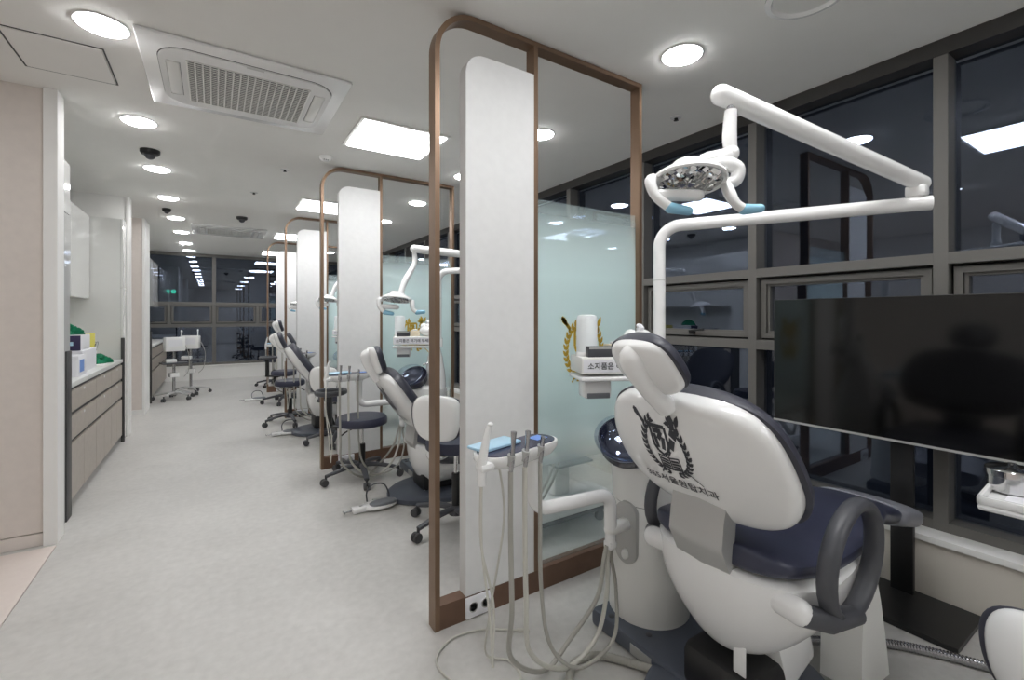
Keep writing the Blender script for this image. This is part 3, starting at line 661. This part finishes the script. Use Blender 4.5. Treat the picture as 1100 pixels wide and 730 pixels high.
# ------------------------------------------------------------------ cup shelf on pole
def shelf(dx, dy, nm, kind):
    o = V(1.667+dx, 1.36+dy, 1.06)
    t = thing('cup_shelf', 'white shelf box on a lamp pole with Korean notice, %s' % nm, 'shelf', o, 0, 'white shelf boxes on the lamp poles')
    Rr = rotz(-YAW*.75)
    M = lambda x, y, z: Rr@V(x, y, z)
    def bx(a, b, bev, n, m, p=t, lab=None):
        return MB().box(a, b, bev, rot=Rr, piv=(0, 0, 0)).build(n, m, p, label=lab)
    bx((-.385, -.09, -.0), (-.04, .09, .07), .006, 'shelf_box', CREAM)
    bx((-.39, -.10, -.03), (-.03, .10, -.012), .008, 'shelf_lip', WHITE)
    bx((-.06, -.03, -.03), (.035, .03, .05), .008, 'clamp', WHITE)
    bx((-.36, -.05, -.11), (-.24, .05, -.03), .012, 'cup_sensor', WHITE)
    bx((-.35, -.056, -.108), (-.25, -.049, -.085), .003, 'sensor_window', GREYP)
    k = .30/width_of(TXT_SHELF)
    pn = MB().box((-.378, -.0925, .008), (-.05, -.0905, .06), rot=Rr, piv=(0, 0, 0)).build('notice', CARD, t, False)
    MB().polys(TXT_SHELF, lambda a, b: M(-.21+a*k, -.0945, .032+b*k)).build('lettering', INK, pn, False, 'Korean notice reading belongings here please')
    g = 'items on the pole shelves'
    def item(name, lab, cat, x, z=.07):
        e = thing(name, lab, cat, o+M(x, 0, z), -YAW*.75, g); return e
    c = item('cup_dispenser', 'white translucent cup cylinder standing on the pole shelf %s' % nm, 'cup dispenser', -.335)
    MB().lathe([(.045, 0), (.045, .16), (.04, .175), (.02, .18)], n=28).build('cylinder', mat('milky_plastic', (236, 241, 242), .3), c) 
    MB().lathe([(.048, 0), (.048, .015), (.046, .018)], n=28).build('base', WHITE, c)
    c = item('card_box', 'small %s box on the pole shelf %s' % (('dark grey', 'bright yellow')[kind], nm), 'box', -.3 if not kind else -.1)
    if not kind: c.location = o+M(-.30, -.062, .07)
    MB().box((-.055, -.02, 0), (.055, .02, .045) if not kind else (-.0, .02, .09), .003).build('body', (CHARC, YELLOW)[kind], c); MB().box((-.05, -.0205, .034), (.05 if not kind else -.005, -.0195, .042)).build('label_strip', (SILVER, IVORY)[kind], c, False)
    c = item('glove_box', 'cream paper box on the pole shelf %s' % nm, 'box', -.205)
    MB().box((-.04, -.04, 0), (.04, .04, .05), .004).build('body', IVORY, c); MB().box((-.02, -.02, .05), (.02, .02, .06), .004).build('paper', CARD, c)
    c = item('tissue_pack', 'crumpled white tissue pack on the pole shelf %s' % nm, 'tissue', -.10)
    mb = MB(); mb.ell((0, 0, .045), (.07, .055, .045)); mb.ell((.02, .0, .08), (.045, .03, .035)); mb.ell((-.03, .01, .085), (.03, .03, .03)); mb.build('pack', WHITE, c) if kind == 0 else mb.build('pack', CARD, c)
    MB().tube([(0, 0, .09), (.01, .0, .12), (-.005, 0, .135)], [.012, .02, .006], 8, 3).build('tissue_tip', CARD, c)
for i, n_ in enumerate(('in the foreground', 'by the second chair', 'by the third chair', 'by the fourth chair')): shelf(0, 2.4*i, n_, 1 if i == 2 else 0)
# ------------------------------------------------------------------ stools
def star_base(t, rot0, R=.29, CHARC=CHARC, k=1):
    MB().lathe([(.045, .07), (.048, .10), (.035, .12), (.03, .125)], n=24).build('hub', CHARC, t)
    for k in range(5):
        a = rot0+2*PI*k/5; d = V(math.cos(a), math.sin(a), 0)
        lg = MB().tube([d*.02+V(0, 0, .105), d*.12+V(0, 0, .105), d*(R-.03)+V(0, 0, .08), d*R+V(0, 0, .075)], [.026, .024, .019, .018], 10, 4, flat=.7).build('leg', CHARC, t)
        s = V(-d.y, d.x, 0); b = MB()
        for q in (-.014, .014):
            c = d*(R+.012)+s*q+V(0, 0, .028)
            M = Matrix((d, V(0, 0, 1), s)).transposed()
            b.lathe([(.006, -.009), (.026, -.009), (.028, -.005), (.028, .005), (.026, .009), (.006, .009)], c, 20, M)
        b.tube([d*R+V(0, 0, .085), d*R+V(0, 0, .045)], .009, 8); b.box(d*(R+.01)+V(-.014, -.014, .03), d*(R+.01)+V(.014, .014, .056), .005)
        b.build('castor', DARKG, lg)
def stool(x, y, rz, lab, sz=.45, r=.2, back=False, arm=False, bz=.72, rot0=.3):
    t = thing('dental_stool', lab, 'stool', (x, y, 0), rz, 'wheeled dental stools')
    star_base(t, rot0)
    MB().lathe([(.026, .12), (.026, sz-.16), (.024, sz-.155)], n=18).build('gas_lift', BLACK, t)
    MB().tube([(0, 0, sz-.17), (0, 0, sz-.01)], .014, 14).build('piston', CHROME, t)
    MB().lathe([(.06, sz-.02), (.12, sz-.012), (.12, sz)], n=20).build('seat_plate', BLACK, t)
    MB().lathe([(r*.9, sz), (r*.99, sz+.008), (r, sz+.03), (r*.985, sz+.05), (r*.93, sz+.066), (r*.6, sz+.07), (.02, sz+.066)], n=40).build('seat', NAVY, t)
    MB().tube([(.05, -.03, sz-.015), (.1, -.08, sz-.03), (.14, -.12, sz-.06)], .006, 8, 3).build('height_lever', BLACK, t)
    if back:      # seat front is +x, backrest at -x
        MB().tube([(-.08, 0, sz-.01), (-.2, 0, sz-.01), (-.25, 0, sz+.05), (-.25, 0, bz-.02)], .018, 12, 4, flat=.6).build('back_stem', WHITE, t)
        cv = mk_curve([(-.215, bz-.14), (-.225, bz), (-.205, bz+.12)])
        pad('back_cushion', cv, .19, 2.6, .045, .015, NAVY2, t, lambda q: .85+.15*q, 2.5, 24, 32)
        pad('back_shell', cv, .175, 2.6, 0, .05, WHITE, t, lambda q: .85+.15*q, 2.4, 24, 32)
    if arm:
        MB().box((-.03, -.285, sz-.03), (.03, -.245, sz+.24), .012).box((-.03, -.285, sz-.03), (.03, -.06, sz-.01), .005).build('arm_bracket', BLACK, t)
        pts = [V(.0+.13*math.cos(a), -.25+.11*math.sin(a), sz+.26) for a in (2*PI*k/24 for k in range(24))]
        ringbar('arm_ring', pts, .018, CHARC, t)
stool(1.005, 3.78, -2.14, 'round navy stool with black ring armrest in front of the second frame', .43, .2, False, True, rot0=.6+2.34)
stool(1.27, 2.60, .6, 'wheeled stool with white shell back behind the nearest copper frame', .48, .19, True, False, .72)
stool(1.08, 5.0, .75, 'wheeled stool with white shell back just behind the second copper frame', .44, .19, True, False, .68, 1.1)
stool(.78, 6.2, .1, 'round navy stool without armrest by the third copper frame', .46, .17, rot0=.9)
stool(.9, 7.72, -2.14, 'distant round stool with black ring armrest past the third copper frame', .42, .19, False, True, rot0=.2)
stool(.95, 9.7, 0, 'farthest dark round stool near the end windows', .46, .18)
stool(1.95, .15, -.15, 'stool whose white navy-edged back shows at the lower right corner', .34, .19, True, False, .425)
# ------------------------------------------------------------------ foot pedals
def pedal(x, y, rz, lab):
    t = thing('foot_pedal', lab, 'foot pedal', (x, y, 0), rz, 'foot pedals on the floor')
    MB().box((-.14, -.035, .002), (.02, .035, .04), .014).ell((.05, 0, .022), (.115, .075, .022), None, 24, 2.6).build('housing', WHITE, t)
    MB().ell((.065, -.02, .036), (.095, .05, .017), None, 24, 2.6).build('pedal_pad', GREYP, t)
    MB().lathe([(.018, .036), (.018, .048), (.012, .05)], (.03, .045, 0), 16).build('button', SILVER, t); MB().lathe([(.012, .036), (.012, .044), (.008, .046)], (-.08, 0, 0), 16).build('button', SILVER, t)
    MB().tube([(-.14, .0, .02), (-.19, .0, .02)], .006, 8).tube([(-.19, .02, .02), (-.19, -.02, .02)], .005, 8).build('lever', STEEL, t)
    MB().tube([(-.02, .05, .03), (-.02, .06, .1), (.03, .065, .14), (.1, .06, .13), (.13, .05, .07), (.13, .04, .03)], .005, 8, 5).build('carry_handle', CHARC, t)
    MB().tube([(.15, .0, .015), (.25, .06, .012), (.38, .10, .012)], .006, 8, 5).build('cord', BLACK, t)
pedal(.90, 3.12, .05, 'white foot pedal with grey pad on the floor by the second bay')
pedal(.66, 5.62, .1, 'smaller-looking foot pedal by the third chair')
pedal(.52, 8.15, .1, 'farthest foot pedal on the corridor edge')
# ------------------------------------------------------------------ television on stand
tv = thing('television', 'wide black television on a black floor stand before the right windows', 'television', (2.66, .80, 0))
MB().box((-.018, -.565, .725), (.018, .565, 1.395), .004).build('casing', BLACK, tv); MB().box((-.0195, -.56, .735), (-.0175, .56, 1.392)).build('screen', TVB, tv, False)
MB().box((-.022, -.565, .722), (-.014, .565, .732), .001).build('bezel_strip', SILVER, tv, False)
MB().box((.03, -.035, .02), (.06, .05, 1.15), .003).build('stand_post', BLACK, tv); MB().box((.018, -.2, .95), (.04, .2, 1.2)).build('bracket', BLACK, tv, False)
MB().box((-.265, -.255, .0), (.09, .21, .022), .003).build('base_board', BLACK, tv, False, 'flat black base board on the floor')
ps = thing('power_strip', 'white power strip with black plug behind the black television base', 'power strip', (2.72, 1.07, 0))
MB().box((-.022, -.10, .001), (.022, .10, .035), .008).build('body', PLASTW, ps)
MB().tube([(0, -.04, .035), (0, -.04, .06), (.0, -.07, .12), (.01, -.12, .05), (.01, -.15, .01)], [.012, .012, .004, .004, .004], 8, 4).build('plug_lead', BLACK, ps)
# ------------------------------------------------------------------ conduits and hoses on the floor
def ribbed(pts, r, name, m, lab):
    o = MB(); P = [Vector(p) for p in pts]; n = 0
    S = []
    for i in range(len(P)-1):
        p0 = P[max(i-1, 0)]; p1 = P[i]; p2 = P[i+1]; p3 = P[min(i+2, len(P)-1)]
        N = max(int((p2-p1).length/.005), 4)
        for k in range(N): q = k/N; S.append(.5*((2*p1)+(p2-p0)*q+(2*p0-5*p1+4*p2-p3)*q*q+(3*p1-p0-3*p2+p3)*q**3))
    o.tube(S, [r if k % 2 else r*.88 for k in range(len(S))], 12); ob = o.build(name, m); return tag(ob, lab, 'hose')
ribbed([(1.85, .95, .03), (2.1, .80, .018), (2.26, .66, .018), (2.40, .42, .018), (2.48, .2, .018)], .017, 'flexible_conduit', STEEL, 'ribbed steel conduit on the floor at lower right beside the black base')
ribbed([(.98, 1.10, .018), (1.03, 1.22, .018), (1.12, 1.30, .018), (1.22, 1.28, .018), (1.30, 1.18, .018), (1.338, 1.10, .025)], .015, 'corrugated_hose', HOSE, 'grey corrugated hose on the floor leading into the slate base box')
cb = MB().tube([(.80, 1.315, .812), (.83, 1.33, .6), (.84, 1.45, .2), (.86, 1.50, .03), (.93, 1.46, .006), (.92, 1.36, .006), (.82, 1.36, .006), (.72, 1.46, .006), (.70, 1.60, .006), (.80, 1.68, .006), (.93, 1.66, .006), (1.05, 1.58, .006)], .004, 8, 8)
cb.tube([(1.05, 1.58, .007), (1.09, 1.545, .008)], .007, 10)
tag(cb.build('thin_cable', HOSE2), 'thin cream cable looping on the floor by the nearest frame foot', 'cable')
# ------------------------------------------------------------------ white cart behind glass
ct = thing('mobile_cart', 'low white wheeled cart seen through the lower part of the nearest frosted glass', 'cart', (1.72, 2.24, 0))
MB().box((-.42, -.11, .09), (.42, .11, .2), .03).build('chassis', WHITE, ct); MB().box((-.4, -.1, .065), (.4, .1, .092), .01).build('underside', DKTRIM, ct)
MB().box((.02, -.04, .2), (.14, .04, .62), .02).build('mast', WHITE, ct); MB().box((-.02, -.12, .40), (.26, .06, .415), .004).build('side_tray', GREYP, ct)
for sx in (-1, 1):
    for sy in (-1, 1): MB().lathe([(.008, -.012), (.032, -.012), (.034, 0), (.032, .012), (.008, .012)], (sx*.35, sy*.08, .034), 18, Matrix.Rotation(PI/2, 3, 'X')).tube([(sx*.35, sy*.08, .035), (sx*.35, sy*.08, .08)], .008, 8).build('castor', DARKG, ct)
for k in range(2): MB().tube([(.05-.03*k, -.04, .58), (.0-.04*k, -.1, .42), (-.14-.04*k, -.13, .26), (-.24+.02*k, -.13, .24), (-.3+.02*k, -.12, .34), (-.3, -.1, .45)], .007, 8, 6).build('hose', HOSE, ct)
# ------------------------------------------------------------------ near right tray
tr = thing('instrument_stand', 'white instrument tray on a stand cut off by the right edge', 'tray', (2.32, -.12, 0))
M_ = rotz(.06)
MB().box((-.30, -.2, .70), (.08, .55, .722), .01, rot=M_, piv=(0, 0, .7)).build('tray_top', WHITE, tr)
b = MB()
for lo, hi in (((-.30, -.2, .72), (-.285, .55, .745)), ((-.30, -.2, .72), (.08, -.188, .745)), ((-.30, .538, .72), (.08, .55, .745)), ((.068, -.2, .72), (.08, .55, .745))): b.box(lo, hi, .003, rot=M_, piv=(0, 0, .7))
b.build('tray_rim', WHITE, tr); MB().box((-.26, -.15, .7225), (.04, .50, .726), .001, rot=M_, piv=(0, 0, .7)).build('paper_liner', CARD, tr, False)
MB().tube([(0, 0, .03), (0, 0, .70)], .02, 16).build('post', WHITE, tr)
MB().lathe([(.16, 0), (.16, .015), (.1, .03), (.02, .035)]).build('base', GREYP, tr)
pt = thing('steel_pot', 'round stainless steel pot standing on the white tray at the right edge', 'pot', (2.20, .37, .7265))
MB().lathe([(.055, 0), (.06, .004), (.061, .05), (.064, .052), (.064, .058), (.058, .058)], n=36).build('body', CHROME, pt); MB().lathe([(.066, .058), (.066, .072), (.06, .078), (.02, .084), (.012, .092), (.004, .094)], n=36).build('lid', CHROME, pt)
# ------------------------------------------------------------------ left wall cabinets
GAP = .004
def cabinet(y0, y1, rows, lab, knobs=True, cat='cabinet'):
    t = thing('base_cabinet', lab, cat, (-.82, y0, 0), 0, 'greige base cabinets under the white counter')
    w_ = y1-y0
    MB().box((-.56, 0, .07), (0, w_, .825)).build('carcass', DKTRIM, t, False); MB().box((-.5, 0, 0), (-.04, w_, .07)).build('plinth', GREIGE, t, False)
    for (z0, z1, kind, n) in rows:
        for k in range(n):
            a, b = w_*k/n+GAP/2, w_*(k+1)/n-GAP/2
            f = MB().box((0, a, z0), (.02, b, z1), .0015, 1).build(kind, GREIGE, t, False)
            if kind == 'drawer' and knobs:
                MB().box((.0195, (a+b)/2-.012, z1-.028), (.022, (a+b)/2+.012, z1-.012)).build('tag', CARD, f, False)
rows1 = [(.075, .445, 'door', 2), (.475, .63, 'drawer', 1), (.66, .80, 'drawer', 1)]
cabinet(4.13, 4.95, rows1, 'greige base cabinet nearest the camera under the first counter')
cabinet(4.952, 5.60, rows1, 'middle greige base cabinet under the first counter')
cabinet(5.602, 6.19, rows1, 'greige base cabinet at the far end of the first counter')
for k in range(3): cabinet(8.74+.9*k, 8.74+.9*(k+1)-.002, rows1, 'far counter base cabinet, %s of three' % ORD[k], False)
tag(MB().box((-1.42, 4.12, .825), (-.795, 6.2, .86), .003).build('worktop', TOPW), 'white worktop over the near greige cabinets', 'worktop')
tag(MB().box((-1.42, 8.73, .825), (-.795, 11.42, .86), .003).build('worktop', TOPW), 'white worktop of the far counter beyond the passage', 'worktop')
for y, l in ((6.205, 'dark upright end panel at the far end of the first counter'), (8.70, 'dark upright end panel where the far counter starts')):
    tag(MB().box((-.812, y, 0), (-.783, y+.022, 1.08), .001).build('end_panel', DKTRIM), l, 'end panel')
tag(MB().box((-.7895, 3.97, 0), (-.782, 4.09, 1.08), .001).build('end_panel', DKTRIM), 'dark upright end panel at the near end of the counter', 'end panel')
def tall(y0, y1, x1, z0, z1, lab, m, nm, splits=(), grp=None, ndoor=1):
    t = thing(nm, lab, 'cabinet', (x1, y0, z0), 0, grp); w_ = y1-y0; h = z1-z0
    MB().box((-1.42-x1, 0, 0), (-.02, w_, h)).build('carcass', m, t, False)
    zs = [0]+[s-z0 for s in splits]+[h]
    for a, b in zip(zs, zs[1:]):
        for k in range(ndoor): MB().box((-.019, w_*k/ndoor+.002, a+.002), (0, w_*(k+1)/ndoor-.002, b-.002), .001, 1).build('door', m, t, False)
tall(3.765, 4.09, -.79, 0, 2.29, 'tall white cupboard just past the beige panel', GLOSSW, 'tall_cabinet', (1.96,))
for k in range(3): tall(4.095+.715*k, 4.095+.715*(k+1)-.002, -1.06, 1.48, 2.32, 'white wall cabinet above the near counter, %s' % ORD[k], GLOSSW, 'wall_cabinet', (), 'white wall cabinets over the near counter')
tall(6.24, 6.45, -.80, 0, 2.32, 'tall glossy white cupboard at the far end of the near counter', GLOSSW, 'tall_cabinet', (1.6,))
for k in range(3): tall(8.72+.9*k, 8.72+.9*(k+1)-.002, -.93, 1.48, 2.32, 'white wall cabinet above the far counter, %s' % ORD[k], GLOSSW, 'wall_cabinet', (), 'white wall cabinets over the far counter')
# things on the near counter
CT = .8605
def cbox(name, x, y, sx, sy, h, m, lab, rz=0, z=CT, extra=None):
    t = thing(name, lab, 'box', (x, y, z), rz); MB().box((-sx/2, -sy/2, 0), (sx/2, sy/2, h), .003).build('body', m, t)
    MB().box((-sx/2*.98, -sy/2*.98, h-.001), (sx/2*.98, sy/2*.98, h+.002), .001).build('lid', CARD if m is CARD else m, t)
    if extra: MB().box((sx/2-.001, -sy/2*.7, h*.2), (sx/2+.001, sy/2*.3, h*.8)).build('print', extra, t, False)
    return t
cbox('carton', -.885, 4.66, .11, .26, .15, CARD, 'white carton with blue stripe at the front of the counter', .0, extra=BLUE)
cbox('carton', -.95, 5.10, .17, .5, .17, CARD, 'large white carton on the counter, under the purple box')
c = cbox('carton', -.97, 5.03, .18, .34, .12, CARD, 'white carton with a dark purple end, stacked on the large carton', 0, CT+.173)
MB().box((-.092, -.176, .002), (.092, -.17, .118), .001).build('purple_end', PURPLE, c); MB().box((0, -.178, .04), (.05, -.176, .07)).build('print', SKYB, c, False)
cbox('carton', -1.0, 5.48, .18, .2, .29, YELLOW, 'yellow carton standing behind the stacked boxes')
def cloth(x, y, z, lab, s=1, m=GREEN):
    mb = MB(); N = 26
    rnd = [random.uniform(.7, 1.25) for _ in range(200)]
    rings = []
    for i in range(9):
        q = i/8; rr_ = .10*s*math.cos(q*PI/2*.97)**.7; zz = .075*s*math.sin(q*PI/2)
        rings.append([V(rr_*(1+.22*math.sin(3*a+q*4)+.12*math.sin(7*a+q*9))*math.cos(a), rr_*1.3*(1+.2*math.sin(4*a+1+q*3))*math.sin(a), zz*(1+.25*math.sin(5*a+q*7))) for a in (2*PI*k/N for k in range(N))])
    t = thing('green_cloth', lab, 'cloth', (x, y, z)); mb.rings(rings).build('fabric', m, t)
    MB().rings([[V(.07*s*math.cos(a)*k, .09*s*math.sin(a)*k, .06*s+h*s) for a in (2*PI*j/14+.3*h*20 for j in range(14))] for k, h in ((1, 0), (.8, .02), (.3, .045))]).build('fold', m, t)
cloth(-.92, 5.8, CT, 'crumpled green cloth lying on the far part of the counter', .85)
cloth(-.99, 4.99, CT+.173+.123, 'crumpled green cloth heaped on the purple-ended carton', .9)
wr = MB()
for k in range(3): wr.tube([(-.93+.03*math.cos(a+k), 5.62+.10*math.sin(a), CT+.11+.10*math.cos(a)) for a in (2*PI*j/20 for j in range(21))], .0025, 6)
tag(wr.build('wire_coil', STEEL), 'loose thin wire coil between the cartons and the green cloth', 'wire')
tag(MB().box((-.93, 5.42, CT), (-.83, 5.62, CT+.004), .001).build('paper_slip', CARD), 'flat paper slip on the counter', 'paper')
# ------------------------------------------------------------------ far equipment trolleys
def trolley(x, y, lab, rz):
    t = thing('equipment_trolley', lab, 'trolley', (x, y, 0), rz, 'grey equipment trolleys by the far counter')
    star_base(t, .2, .26, SILVER); MB().tube([(0, 0, .1), (0, 0, .78)], .02, 14).build('post', STEEL, t)
    MB().box((-.17, -.12, .56), (.17, .12, .585), .01).build('shelf', CHARC, t); MB().box((-.12, -.09, .585), (.02, .02, .64), .01).build('shelf_box', WHITE, t)
    MB().box((-.13, -.10, .76), (.13, .06, .98), .012).build('device', WHITE, t); MB().box((-.09, -.103, .84), (.09, -.099, .94)).build('device_face', CARD, t, False)
    MB().tube([(.1, 0, .98), (.1, 0, 1.07)], .008, 8).ell((.1, 0, 1.07), (.014, .014, .02)).build('holder', WHITE, t)
    MB().tube([(.13, 0, .9), (.2, .02, .7), (.19, -.02, .45), (.12, -.05, .35)], .005, 8, 6).build('cord', HOSE, t); MB().box((-.06, -.06, .35), (.06, .06, .42), .01).build('lower_box', WHITE, t)
trolley(-.53, 8.95, 'grey wheeled equipment trolley nearest the far counter', .3); trolley(-.33, 9.48, 'grey wheeled equipment trolley on the right of the pair', -.2)
